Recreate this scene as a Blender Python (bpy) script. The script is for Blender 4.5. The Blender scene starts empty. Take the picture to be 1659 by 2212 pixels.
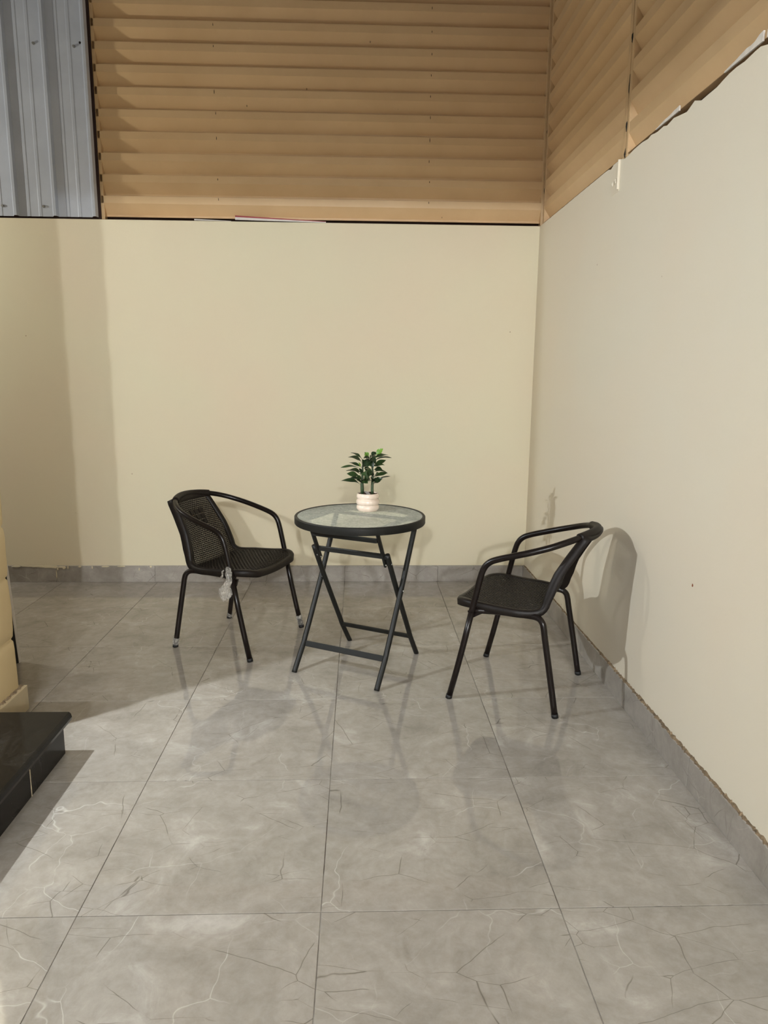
import bpy, bmesh, math, random
from mathutils import Vector, Matrix

S = bpy.context.scene
C = S.collection
random.seed(7)
PI = math.pi

# ------------------------------------------------------------------ camera
F, PITCH, YAW, ROLL, CAMH = 1550.5355, 0.1868678, 0.0354007, 0.0084039, 1.311944
fw = Vector((math.sin(YAW) * math.cos(PITCH), math.cos(YAW) * math.cos(PITCH), -math.sin(PITCH)))
rt = Vector((math.cos(YAW), -math.sin(YAW), 0))
up = rt.cross(fw)
r2 = rt * math.cos(ROLL) + up * math.sin(ROLL)
u2 = up * math.cos(ROLL) - rt * math.sin(ROLL)
cd = bpy.data.cameras.new('camera')
cam = bpy.data.objects.new('camera', cd)
C.objects.link(cam)
M = Matrix((r2, u2, -fw)).transposed().to_4x4()
M.translation = Vector((0, 0, CAMH))
cam.matrix_world = M
cd.sensor_fit = 'HORIZONTAL'
cd.sensor_width = 36.0
cd.lens = F / 1659.0 * 36.0
cd.clip_start = 0.02
S.camera = cam

# ------------------------------------------------------------------ world and lamps
w = bpy.data.worlds.new('night')
S.world = w
w.use_nodes = True
w.node_tree.nodes['Background'].inputs[0].default_value = (0.97, 0.96, 0.95, 1)
w.node_tree.nodes['Background'].inputs[1].default_value = 0.14


def point(name, loc, watt, rad, col):
    d = bpy.data.lights.new(name, 'POINT')
    d.energy = watt
    d.shadow_soft_size = rad
    d.color = col
    o = bpy.data.objects.new(name, d)
    C.objects.link(o)
    o.location = loc
    return o


# porch lamp in front of the pillar, alley lamp round the corner, two lamps on the house front behind the viewer
LAMP_PORCH = point('porch_lamp', (-1.56, 2.20, 1.45), 88, 0.008, (0.88, 0.95, 1.0))
LAMP_ALLEY = point('alley_lamp', (-3.45, 3.72, 2.35), 62, 0.05, (1.0, 0.96, 0.86))
LAMP_YARD = point('yard_lamp', (-0.658, -4.3, 2.72), 455, 0.06, (0.91, 0.95, 1.0))
LAMP_YARD_B = point('yard_lamp', (0.328, -4.3, 2.72), 425, 0.06, (0.91, 0.95, 1.0))

S.view_settings.view_transform = 'Standard'
S.view_settings.look = 'None'
S.view_settings.gamma = 1.0
S.view_settings.use_curve_mapping = False
S.view_settings.exposure = 0.12


# ------------------------------------------------------------------ materials
def srgb(r, g, b):
    f = lambda c: (c / 255 / 12.92) if c / 255 <= 0.04045 else ((c / 255 + 0.055) / 1.055) ** 2.4
    return (f(r), f(g), f(b), 1)


class NT:
    def __init__(self, name):
        self.m = bpy.data.materials.new(name)
        self.m.use_nodes = True
        self.t = self.m.node_tree
        self.p = self.t.nodes['Principled BSDF']
        self.out = self.t.nodes['Material Output']

    def n(self, typ, **kw):
        o = self.t.nodes.new(typ)
        for k, v in kw.items():
            setattr(o, k, v)
        return o

    def l(self, a, b):
        self.t.links.new(a, b)

    def coord(self, rnd=True):
        tc = self.n('ShaderNodeTexCoord')
        if not rnd:
            return tc.outputs['Object']
        oi = self.n('ShaderNodeObjectInfo')
        mu = self.n('ShaderNodeVectorMath', operation='SCALE')
        mu.inputs[0].default_value = (37.0, 53.0, 19.0)
        self.l(oi.outputs['Random'], mu.inputs['Scale'])
        ad = self.n('ShaderNodeVectorMath', operation='ADD')
        self.l(tc.outputs['Object'], ad.inputs[0])
        self.l(mu.outputs[0], ad.inputs[1])
        return ad.outputs[0]

    def noise(self, v, scale, detail=4, rough=0.55, dist=0.0):
        o = self.n('ShaderNodeTexNoise')
        self.l(v, o.inputs['Vector'])
        o.inputs['Scale'].default_value = scale
        o.inputs['Detail'].default_value = detail
        o.inputs['Roughness'].default_value = rough
        o.inputs['Distortion'].default_value = dist
        return o

    def ramp(self, v, stops):
        o = self.n('ShaderNodeValToRGB')
        e = o.color_ramp.elements
        while len(e) < len(stops):
            e.new(0.5)
        for k, (p, c) in enumerate(stops):
            e[k].position = p
            e[k].color = c if len(c) == 4 else (*c, 1)
        self.l(v, o.inputs['Fac'])
        return o.outputs['Color']

    def mix(self, fac, a, b, blend='MIX'):
        o = self.n('ShaderNodeMix', data_type='RGBA', blend_type=blend)
        for sock, v in ((o.inputs['Factor'], fac), (o.inputs['A'], a), (o.inputs['B'], b)):
            if hasattr(v, 'links'):
                self.l(v, sock)
            else:
                sock.default_value = v
        return o.outputs['Result']

    def math(self, op, a, b=0.0):
        o = self.n('ShaderNodeMath', operation=op)
        for k, v in ((0, a), (1, b)):
            if hasattr(v, 'links'):
                self.l(v, o.inputs[k])
            else:
                o.inputs[k].default_value = v
        return o.outputs[0]

    def bump(self, h, strength, dist=0.002):
        o = self.n('ShaderNodeBump')
        o.inputs['Strength'].default_value = strength
        o.inputs['Distance'].default_value = dist
        self.l(h, o.inputs['Height'])
        self.l(o.outputs[0], self.p.inputs['Normal'])

    def set(self, **kw):
        for k, v in kw.items():
            s = self.p.inputs[k.replace('_', ' ')]
            if hasattr(v, 'links'):
                self.l(v, s)
            else:
                s.default_value = v
        return self.m


BW = lambda v: (v, v, v, 1)


def mat_plain(name, col, rough=0.5, metal=0.0, var=0.12, scale=14.0, spec=0.5, bump=0.0):
    t = NT(name)
    v = t.coord()
    n = t.noise(v, scale, 5)
    dark = tuple(c * (1 - var) for c in col[:3]) + (1,)
    lite = tuple(min(1, c * (1 + var)) for c in col[:3]) + (1,)
    c = t.ramp(n.outputs['Fac'], [(0.3, dark), (0.7, lite)])
    t.set(Base_Color=c, Roughness=rough, Metallic=metal, Specular_IOR_Level=spec)
    if bump:
        t.bump(t.noise(v, scale * 12, 3).outputs['Fac'], bump, 0.001)
    return t.m


def mat_wall(name, col, warm):
    t = NT(name)
    v = t.coord(False)
    big = t.noise(v, 0.9, 3)
    c = t.mix(t.ramp(big.outputs['Fac'], [(0.35, BW(0)), (0.7, BW(1))]), col, warm)
    # sparse scuffs and pin marks
    sc = t.noise(v, 9.0, 6, 0.7, 1.5)
    sm = t.ramp(sc.outputs['Fac'], [(0.735, BW(0)), (0.80, BW(0.35))])
    c = t.mix(sm, c, srgb(170, 150, 115))
    vo = t.n('ShaderNodeTexVoronoi')
    t.l(v, vo.inputs['Vector'])
    vo.inputs['Scale'].default_value = 4.2
    dot = t.ramp(vo.outputs['Distance'], [(0.012, BW(0.6)), (0.02, BW(0))])
    c = t.mix(dot, c, srgb(150, 115, 80))
    fine = t.noise(v, 120, 3)
    t.bump(fine.outputs['Fac'], 0.25, 0.0015)
    return t.set(Base_Color=c, Roughness=0.62, Specular_IOR_Level=0.3)


def mat_tile(name, gloss=0.022):
    t = NT(name)
    v = t.coord(True)
    warp = t.noise(v, 2.2, 4)
    wv = t.n('ShaderNodeVectorMath', operation='SCALE')
    t.l(warp.outputs['Color'], wv.inputs[0])
    wv.inputs['Scale'].default_value = 0.30
    vv = t.n('ShaderNodeVectorMath', operation='ADD')
    t.l(v, vv.inputs[0])
    t.l(wv.outputs[0], vv.inputs[1])
    cl = t.noise(vv.outputs[0], 4.5, 10, 0.68, 0.5)
    base = t.ramp(cl.outputs['Fac'], [(0.30, srgb(132, 125, 115)), (0.44, srgb(148, 141, 131)),
                                      (0.58, srgb(161, 154, 144)), (0.72, srgb(187, 182, 173))])
    fn = t.noise(v, 26.0, 8, 0.7, 0.3)
    base = t.mix(0.18, base, t.ramp(fn.outputs['Fac'], [(0.3, srgb(128, 121, 112)), (0.7, srgb(206, 200, 192))]))
    # pale wispy veins
    v1 = t.n('ShaderNodeTexVoronoi', feature='DISTANCE_TO_EDGE')
    t.l(vv.outputs[0], v1.inputs['Vector'])
    v1.inputs['Scale'].default_value = 3.1
    pm = t.ramp(v1.outputs['Distance'], [(0.0, BW(1)), (0.0045, BW(0))])
    brk = t.noise(v, 5.0, 3)
    pb = t.math('MULTIPLY', pm, t.ramp(brk.outputs['Fac'], [(0.46, BW(0)), (0.64, BW(0.5))]))
    base = t.mix(pb, base, srgb(222, 216, 207))
    # thin dark cracks: two stretched cell networks at crossing angles
    for ang, sc, wd, lo in ((0.7, 2.6, 0.0042, 0.47), (-0.55, 3.6, 0.0034, 0.50)):
        mp = t.n('ShaderNodeMapping')
        mp.inputs['Rotation'].default_value = (0, 0, ang)
        mp.inputs['Scale'].default_value = (1.0, 2.1, 1.0)
        wz = t.n('ShaderNodeVectorMath', operation='SCALE')
        t.l(warp.outputs['Color'], wz.inputs[0])
        wz.inputs['Scale'].default_value = 0.10
        av = t.n('ShaderNodeVectorMath', operation='ADD')
        t.l(v, av.inputs[0])
        t.l(wz.outputs[0], av.inputs[1])
        t.l(av.outputs[0], mp.inputs['Vector'])
        v2 = t.n('ShaderNodeTexVoronoi', feature='DISTANCE_TO_EDGE')
        t.l(mp.outputs[0], v2.inputs['Vector'])
        v2.inputs['Scale'].default_value = sc
        dm = t.ramp(v2.outputs['Distance'], [(0.0, BW(1)), (wd, BW(0))])
        b2 = t.noise(av.outputs[0], 4.2 + sc, 2)
        dk = t.math('MULTIPLY', dm, t.ramp(b2.outputs['Fac'], [(lo, BW(0)), (lo + 0.08, BW(0.8))]))
        base = t.mix(dk, base, srgb(92, 84, 74))
    return t.set(Base_Color=base, Roughness=gloss, Specular_IOR_Level=0.5)


def mat_granite():
    t = NT('black_granite')
    v = t.coord(True)
    n = t.noise(v, 90, 6, 0.7)
    c = t.ramp(n.outputs['Fac'], [(0.45, srgb(12, 11, 11)), (0.64, srgb(24, 22, 21)), (0.78, srgb(66, 62, 56))])
    du = t.noise(v, 7, 6, 0.7, 1.2)
    c = t.mix(t.ramp(du.outputs['Fac'], [(0.52, BW(0)), (0.78, BW(0.22))]), c, srgb(80, 74, 66))
    return t.set(Base_Color=c, Roughness=t.ramp(du.outputs['Fac'], [(0.4, BW(0.14)), (0.7, BW(0.32))]), Specular_IOR_Level=0.22)


def mat_cladding():
    t = NT('tan_painted_sheet')
    v = t.coord(True)
    n = t.noise(v, 2.0, 5, 0.6)
    c = t.ramp(n.outputs['Fac'], [(0.3, srgb(206, 174, 130)), (0.7, srgb(218, 187, 143))])
    # short black scratches
    mp = t.n('ShaderNodeMapping')
    mp.inputs['Scale'].default_value = (1, 1, 0.35)
    mp.inputs['Rotation'].default_value = (0.3, 0.4, 0.0)
    t.l(v, mp.inputs['Vector'])
    vo = t.n('ShaderNodeTexVoronoi')
    t.l(mp.outputs[0], vo.inputs['Vector'])
    vo.inputs['Scale'].default_value = 7
    sm = t.ramp(vo.outputs['Distance'], [(0.018, BW(0.7)), (0.03, BW(0))])
    c = t.mix(sm, c, srgb(70, 50, 34))
    return t.set(Base_Color=c, Roughness=0.42, Specular_IOR_Level=0.4)


def mat_grout():
    t = NT('grout')
    v = t.coord(False)
    n = t.noise(v, 3.0, 5, 0.7)
    c = t.ramp(n.outputs['Fac'], [(0.38, srgb(100, 86, 74)), (0.50, srgb(156, 148, 138)), (0.66, srgb(198, 190, 178))])
    return t.set(Base_Color=c, Roughness=0.9)


def mat_leaf(name, a, b):
    t = NT(name)
    v = t.coord(True)
    n = t.noise(v, 40, 3)
    c = t.ramp(n.outputs['Fac'], [(0.35, a), (0.7, b)])
    return t.set(Base_Color=c, Roughness=0.38, Specular_IOR_Level=0.45)


def mat_glass():
    t = NT('pebbled_glass')
    v = t.coord(False)
    n = t.noise(v, 55, 5, 0.65, 1.2)
    vo = t.n('ShaderNodeTexVoronoi', feature='SMOOTH_F1')
    t.l(v, vo.inputs['Vector'])
    vo.inputs['Scale'].default_value = 80
    t.bump(t.math('ADD', n.outputs['Fac'], vo.outputs['Distance']), 0.5, 0.004)
    c = t.ramp(n.outputs['Fac'], [(0.35, srgb(208, 216, 202)), (0.65, srgb(240, 243, 232))])
    t.set(Base_Color=c, Roughness=0.35)
    tr = t.n('ShaderNodeBsdfTransparent')
    tr.inputs['Color'].default_value = (0.88, 0.92, 0.87, 1)
    mx = t.n('ShaderNodeMixShader')
    t.l(t.ramp(n.outputs['Fac'], [(0.3, BW(0.46)), (0.7, BW(0.64))]), mx.inputs[0])
    t.l(tr.outputs[0], mx.inputs[1])
    t.l(t.p.outputs[0], mx.inputs[2])
    t.l(mx.outputs[0], t.out.inputs['Surface'])
    return t.m


def mat_plastic_film():
    t = NT('clear_plastic_film')
    v = t.coord(False)
    n = t.noise(v, 60, 4)
    a = t.ramp(n.outputs['Fac'], [(0.35, BW(0.18)), (0.7, BW(0.62))])
    return t.set(Base_Color=srgb(205, 200, 190), Roughness=0.25, Alpha=a)


def mat_pot():
    t = NT('cream_glaze')
    v = t.coord(False)
    n = t.noise(v, 30, 3)
    c = t.ramp(n.outputs['Fac'], [(0.3, srgb(224, 203, 183)), (0.7, srgb(236, 217, 200))])
    return t.set(Base_Color=c, Roughness=0.16, Coat_Weight=0.4, Coat_Roughness=0.05)


M_WALLB = mat_wall('cream_wall_paint', srgb(228, 220, 190), srgb(231, 216, 188))
M_WALLR = mat_wall('pale_cream_wall_paint', srgb(230, 222, 202), srgb(232, 219, 197))
M_PILLAR = mat_wall('pillar_paint', srgb(222, 203, 160), srgb(214, 192, 148))
M_TILE = mat_tile('marbled_grey_tile')
M_SKIRT = mat_tile('marbled_grey_skirting', 0.42)
M_GROUT = mat_grout()
M_MORTAR = mat_plain('crumbly_mortar', srgb(122, 104, 80), 0.95, var=0.5, scale=60, bump=0.8)
M_GRANITE = mat_granite()
M_CLAD = mat_cladding()
M_CLADTRIM = mat_plain('tan_trim_paint', srgb(204, 172, 128), 0.45, var=0.1)
M_STEEL = mat_plain('grey_sheet_paint', srgb(190, 196, 206), 0.38, metal=0.15, var=0.08, scale=5)
M_SCREW = mat_plain('zinc_screw', srgb(170, 168, 160), 0.35, metal=0.9)
M_SOOT = mat_plain('weld_soot', srgb(22, 18, 15), 0.9, var=0.4, scale=80)
M_BEAM = mat_plain('dark_brown_timber', srgb(60, 40, 34), 0.8)
M_CHAIR = mat_plain('dark_brown_plastic_wicker', srgb(24, 18, 14), 0.5, var=0.15, scale=60, spec=0.28)
M_TUBE = mat_plain('dark_brown_lacquered_tube', srgb(21, 14, 11), 0.30, var=0.1, spec=0.3)
M_TABLE = mat_plain('charcoal_powder_coat', srgb(24, 24, 21), 0.48, var=0.1, spec=0.35)
M_CAP = mat_plain('black_rubber', srgb(14, 13, 13), 0.6)
M_GLASS = mat_glass()
t_ = NT('clear_glass_underside')
t_.set(Base_Color=(0.8, 0.85, 0.8, 1), Roughness=0.1, Alpha=t_.ramp(t_.noise(t_.coord(False), 20).outputs['Fac'], [(0.3, BW(0.04)), (0.7, BW(0.10))]))
M_GLASSU = t_.m
M_POT = mat_pot()
M_SOIL = mat_plain('potting_soil', srgb(64, 44, 32), 0.95, var=0.6, scale=120, bump=1.0)
M_STEM = mat_plain('green_stem', srgb(52, 70, 42), 0.5, var=0.3, scale=60)
M_LEAFD = mat_leaf('dark_green_leaf', srgb(24, 38, 20), srgb(40, 60, 32))
M_LEAFM = mat_leaf('mid_green_leaf', srgb(36, 56, 26), srgb(56, 80, 40))
M_LEAFL = mat_leaf('bright_green_leaf', srgb(84, 124, 28), srgb(112, 150, 44))
M_FILM = mat_plastic_film()
M_RED = mat_plain('red_paint', srgb(150, 40, 40), 0.5)
M_WHITE = mat_plain('white_board', srgb(220, 214, 206), 0.5, var=0.06)
M_PLASTER = mat_plain('raw_white_plaster', srgb(226, 218, 206), 0.9, var=0.1, scale=40, bump=0.6)
M_DARKBOARD = mat_plain('black_board', srgb(16, 15, 15), 0.7)
M_TAG = mat_plain('grey_dry_leaf', srgb(120, 112, 104), 0.6)
M_ROOF = mat_plain('grey_render', srgb(176, 174, 170), 0.8, var=0.06, scale=3)
M_RUST = mat_plain('rust_brown', srgb(140, 78, 48), 0.8, var=0.3, scale=200)


# ------------------------------------------------------------------ mesh helpers
def link(name, mesh, m=None, parent=None):
    o = bpy.data.objects.new(name, mesh)
    C.objects.link(o)
    if m is not None and not mesh.materials:
        mesh.materials.append(m)
    if parent is not None:
        o.parent = parent
    return o


def mesh_py(name, V, Fc, smooth=False, m=None):
    me = bpy.data.meshes.new(name)
    me.from_pydata([tuple(v) for v in V], [], Fc)
    me.update()
    bm = bmesh.new()
    bm.from_mesh(me)
    bmesh.ops.recalc_face_normals(bm, faces=bm.faces)
    bm.to_mesh(me)
    bm.free()
    if smooth:
        me.polygons.foreach_set('use_smooth', [True] * len(me.polygons))
    if m is not None:
        me.materials.append(m)
    return me


def mesh_box(name, lo, hi, bev=0.0, m=None, seg=2):
    bm = bmesh.new()
    bmesh.ops.create_cube(bm, size=1)
    for v in bm.verts:
        for k in range(3):
            v.co[k] = lo[k] + (v.co[k] + 0.5) * (hi[k] - lo[k])
    if bev:
        bmesh.ops.bevel(bm, geom=list(bm.edges), offset=bev, segments=seg, affect='EDGES', profile=0.5)
    me = bpy.data.meshes.new(name)
    bm.to_mesh(me)
    bm.free()
    if m is not None:
        me.materials.append(m)
    return me


def sweep(pts, rad, seg=12, caps=True, closed=False, flat=None):
    """tube along points; rad number or list; flat=(w,h) gives a rounded flat bar"""
    P = [Vector(p) for p in pts]
    n = len(P)
    V, Fc = [], []
    T = []
    for i in range(n):
        a = P[i - 1] if (i > 0 or closed) else P[i]
        b = P[(i + 1) % n] if (i < n - 1 or closed) else P[i]
        T.append((b - a).normalized())
    ref = Vector((0, 0, 1)) if abs(T[0].z) < 0.9 else Vector((0, 1, 0))
    nrm = (ref - T[0] * ref.dot(T[0])).normalized()
    for i in range(n):
        nrm = (nrm - T[i] * nrm.dot(T[i])).normalized()
        bn = T[i].cross(nrm)
        r = rad[i] if isinstance(rad, (list, tuple)) else rad
        for k in range(seg):
            a = 2 * PI * k / seg
            V.append(P[i] + (nrm * math.cos(a) + bn * math.sin(a)) * r)
    m_ = n if closed else n - 1
    for i in range(m_):
        for k in range(seg):
            a, b = i * seg + k, i * seg + (k + 1) % seg
            c, d_ = ((i + 1) % n) * seg + (k + 1) % seg, ((i + 1) % n) * seg + k
            Fc.append((a, b, c, d_))
    if caps and not closed:
        Fc.append(tuple(range(seg - 1, -1, -1)))
        Fc.append(tuple(range((n - 1) * seg, n * seg)))
    return V, Fc


def tube(name, pts, rad, m, parent, seg=12):
    V, Fc = sweep(pts, rad, seg)
    return link(name, mesh_py(name, V, Fc, True, m), None, parent)


def catmull(pts, n=8):
    P = [Vector(p) for p in pts]
    Q = [P[0] * 2 - P[1]] + P + [P[-1] * 2 - P[-2]]
    out = []
    for i in range(1, len(Q) - 2):
        for k in range(n):
            t = k / n
            a, b, c, d_ = Q[i - 1], Q[i], Q[i + 1], Q[i + 2]
            out.append(0.5 * ((2 * b) + (c - a) * t + (2 * a - 5 * b + 4 * c - d_) * t * t + (3 * b - a - 3 * c + d_) * t ** 3))
    out.append(P[-1])
    return out


def bar(name, a, b, wdt, hgt, m, parent, upv=(0, 0, 1), bev=0.002):
    a, b = Vector(a), Vector(b)
    t = (b - a).normalized()
    u_ = Vector(upv)
    u_ = (u_ - t * u_.dot(t)).normalized()
    s = t.cross(u_)
    L = (b - a).length
    me = mesh_box(name, (0, -wdt / 2, -hgt / 2), (L, wdt / 2, hgt / 2), bev, m)
    o = link(name, me, None, parent)
    R = Matrix((t, u_.cross(t), u_)).transposed().to_4x4()
    R.translation = a
    o.matrix_basis = R
    return o


def lathe(name, prof, m, parent, seg=48, smooth=True):
    V, Fc = [], []
    n = len(prof)
    for r, z in prof:
        for k in range(seg):
            a = 2 * PI * k / seg
            V.append((r * math.cos(a), r * math.sin(a), z))
    for i in range(n - 1):
        for k in range(seg):
            Fc.append((i * seg + k, i * seg + (k + 1) % seg, (i + 1) * seg + (k + 1) % seg, (i + 1) * seg + k))
    Fc.append(tuple(range(seg)))
    Fc.append(tuple(range((n - 1) * seg, n * seg)))
    return link(name, mesh_py(name, V, Fc, smooth, m), None, parent)


def thing(name, label, cat, loc=(0, 0, 0), rz=0.0, group=None):
    o = bpy.data.objects.new(name, None)
    o.empty_display_size = 0.1
    C.objects.link(o)
    o.location = loc
    o.rotation_euler = (0, 0, rz)
    o['label'] = label
    o['category'] = cat
    if group:
        o['group'] = group
    return o


def tag(o, label, cat, group=None):
    o['label'] = label
    o['category'] = cat
    if group:
        o['group'] = group
    return o


def struct(o, label=None, cat=None):
    o['kind'] = 'structure'
    if label:
        o['label'] = label
    if cat:
        o['category'] = cat
    return o


def auto_smooth(o, ang=40):
    me = o.data
    me.polygons.foreach_set('use_smooth', [True] * len(me.polygons))
    try:
        me.set_sharp_from_angle(angle=math.radians(ang))
    except Exception:
        pass


# ------------------------------------------------------------------ room numbers (metres, camera foot = origin)
XR, YB, ZT, ZB = 1.0804, 4.512, 2.204, 0.1064      # right wall face, back wall face, wall top, skirting top
GX, GY, T = -0.09285, 1.57467, 0.6                  # tile grid origin and pitch
XL, YN = -3.9, -0.83                                # extent of the tiled yard that is built
PX0, PX1, PY0, PY1 = -2.30, -1.335, 2.375, 2.700   # porch pillar

# floor: grout bed with single tiles
floor = struct(link('floor', mesh_box('floor', (XL - 0.05, -4.5, -0.12), (XR + 0.12, YB + 0.12, -0.003), 0, M_GROUT)),
               'grey marbled tile floor of the yard', 'floor')
GAP = 0.0010
i0, i1 = math.floor((XL - GX) / T), math.ceil((XR - GX) / T)
j0, j1 = math.floor((YN - GY) / T), math.ceil((YB - GY) / T)
tile_cache = {}
for i in range(i0, i1):
    for j in range(j0, j1):
        x0, x1 = max(GX + i * T, XL), min(GX + (i + 1) * T, XR)
        y0, y1 = GY + j * T, min(GY + (j + 1) * T, YB)
        if x1 - x0 < 0.02 or y1 - y0 < 0.02:
            continue
        key = (round(x1 - x0, 3), round(y1 - y0, 3))
        if key not in tile_cache:
            tile_cache[key] = mesh_box('floor_tile', (-key[0] / 2 + GAP, -key[1] / 2 + GAP, -0.009),
                                       (key[0] / 2 - GAP, key[1] / 2 - GAP, 0), 0.0008, M_TILE, 1)
        o = link('floor_tile', tile_cache[key], None, floor)
        o.location = ((x0 + x1) / 2, (y0 + y1) / 2, 0)
        if key == (0.6, 0.6) and random.random() < 0.5:
            o.rotation_euler = (0, 0, PI)

# walls
wall_back = struct(link('wall_back', mesh_box('wall_back', (XL, YB, 0), (XR + 0.14, YB + 0.15, ZT), 0.003, M_WALLB)),
                   'cream painted low back wall of the yard', 'wall')


def jagged_wall():
    """right wall: slab with a chipped plaster edge along the top"""
    ys, zs = [-4.5], [ZT - 0.012]
    y = 1.3
    rnd = random.Random(3)
    ys.append(y)
    zs.append(ZT - 0.012)
    while y < YB:
        y = min(y + rnd.uniform(0.018, 0.06), YB)
        k = 1.0 if y < 2.75 else (0.45 if y < 3.3 else 0.12)
        ys.append(y)
        zs.append(ZT - k * (0.010 + max(0, rnd.uniform(-0.004, 0.016))))
    V, Fc = [], []
    n = len(ys)
    for x in (XR, XR + 0.14):
        for k in range(n):
            V.append((x, ys[k], 0))
        for k in range(n):
            V.append((x, ys[k], zs[k] if x == XR else ZT))
    for k in range(n - 1):
        Fc += [(k, k + 1, n + k + 1, n + k), (2 * n + k, 3 * n + k, 3 * n + k + 1, 2 * n + k + 1),
               (n + k, n + k + 1, 3 * n + k + 1, 3 * n + k), (k, 2 * n + k, 2 * n + k + 1, k + 1)]
    Fc += [(0, n, 3 * n, 2 * n), (n - 1, 3 * n - 1, 4 * n - 1, 2 * n - 1)]
    return mesh_py('wall_right', V, Fc, False, M_WALLR)


wall_right = struct(link('wall_right', jagged_wall()), 'pale cream right side wall with a chipped top edge', 'wall')


# porch roof over the viewer; the yard lamps hang under it
roof = struct(link('ceiling', mesh_box('ceiling', (XL, -4.5, 2.95), (XR + 0.14, 0.60, 3.05), 0.004, M_ROOF)), 'porch roof slab above the viewer', 'roof')
trim_1 = struct(link('trim_1', mesh_box('trim_1', (XL, 0.50, 2.51), (XR + 0.14, 0.60, 2.95), 0.004, M_ROOF)), 'unseen fascia beam shaped to cut yard lamp light off the sheets', 'fascia')  # unseen beam added; its drop keeps direct yard lamp light off the upper cladding
wall_front = struct(link('wall_front', mesh_box('wall_front', (XL, -4.62, 0), (XR + 0.14, -4.5, 2.95), 0.003, M_ROOF)), 'house wall behind the viewer', 'wall')

# skirtings made of single tiles
def skirting(name, axis, face, segs, label, zt=ZB, th=0.011, sgn=-1):
    base = None
    for (a, b) in segs:
        L = b - a
        if axis == 'x':
            me = mesh_box('skirting_tile', (-L / 2 + 0.001, min(0, sgn * th), 0), (L / 2 - 0.001, max(0, sgn * th), zt), 0.0012, M_SKIRT, 1)
            loc = ((a + b) / 2, face, 0)
        else:
            me = mesh_box('skirting_tile', (min(0, sgn * th), -L / 2 + 0.001, 0), (max(0, sgn * th), L / 2 - 0.001, zt), 0.0012, M_SKIRT, 1)
            loc = (face, (a + b) / 2, 0)
        if base is None:
            lo, hi = segs[0][0], segs[-1][1]
            s2 = sgn * th * 0.6
            if axis == 'x':
                bed = mesh_box(name, (lo, min(face, face + s2), 0), (hi, max(face, face + s2), zt - 0.004), 0, M_GROUT)
            else:
                bed = mesh_box(name, (min(face, face + s2), lo, 0), (max(face, face + s2), hi, zt - 0.004), 0, M_GROUT)
            base = struct(link(name, bed), label, 'skirting')
        o = link('skirting_tile', me, None, base)
        o.location = loc
    return base


def px_on_back(px):
    # x on the back wall for a pixel column near the skirting (py about 1240)
    dd = fw + r2 * ((px - 829.5) / F) - u2 * ((1240 - 1106) / F)
    return dd.x * YB / dd.y


cuts = [XL + 0.03, -3.2, -2.55] + [px_on_back(p) for p in (123, 336, 540, 745, 945)] + [XR - 0.011]
bb = skirting('baseboard_back', 'x', YB, list(zip(cuts[:-1], cuts[1:])), 'grey marbled tile skirting along the back wall')
cuts = [YN]
while cuts[-1] + 0.6 < YB:
    cuts.append(cuts[-1] + 0.6)
cuts[-1] = YB
cuts = sorted(set([-0.83, -0.25, 0.33, 0.93, 1.53, 2.10, 2.68, 3.27, 3.87, YB]))
br = skirting('baseboard_right', 'y', XR, list(zip(cuts[:-1], cuts[1:])), 'grey marbled tile skirting along the right wall')


def crumbly(name, a, b, wid, hgt, parent, m, step=0.012, seed=1, axis='y', face=0.0, z=0.0, sgn=-1):
    """rough bead of mortar along a skirting top"""
    rnd = random.Random(seed)
    V, Fc = [], []
    t = a
    k = 0
    while t < b:
        w1 = wid * rnd.uniform(0.35, 1.0)
        h1 = hgt * rnd.uniform(0.25, 1.0)
        tt = t + rnd.uniform(-0.3, 0.3) * step
        pr = [(0, -0.001), (w1, -0.001), (w1 * 0.7, h1 * 0.6), (0, h1)]
        for (d_, h) in pr:
            V.append((face + sgn * d_, tt, z + h) if axis == 'y' else (tt, face + sgn * d_, z + h))
        if k:
            p0, p1 = (k - 1) * 4, k * 4
            for q in range(3):
                Fc.append((p0 + q, p0 + q + 1, p1 + q + 1, p1 + q))
        k += 1
        t += step * rnd.uniform(0.6, 1.4)
    return link(name, mesh_py(name, V, Fc, False, m), None, parent)


crumbly('mortar_bead', 1.0, 3.0, 0.013, 0.010, br, M_MORTAR, 0.007, 5, 'y', XR, ZB)
crumbly('mortar_bead', 3.0, 4.50, 0.012, 0.005, br, M_MORTAR, 0.02, 6, 'y', XR, ZB)


# small paint runs over the back skirting
def paint_patch(name, cx, cz, wx, hz, parent, seed):
    dy = 0.0125 + 0.0004 * (seed - 20)
    rnd = random.Random(seed)
    n = 14
    V, Fc = [], []
    for k in range(n):
        a = 2 * PI * k / n
        r_ = rnd.uniform(0.55, 1.0)
        V.append((cx + wx * r_ * math.cos(a), YB - dy, cz + hz * r_ * math.sin(a)))
    for k in range(n):
        V.append((V[k][0], YB - 0.0105, V[k][2]))
    Fc.append(tuple(range(n)))
    for k in range(n):
        Fc.append((k, (k + 1) % n, n + (k + 1) % n, n + k))
    return link(name, mesh_py(name, V, Fc, False, M_WALLB), None, parent)


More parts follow.
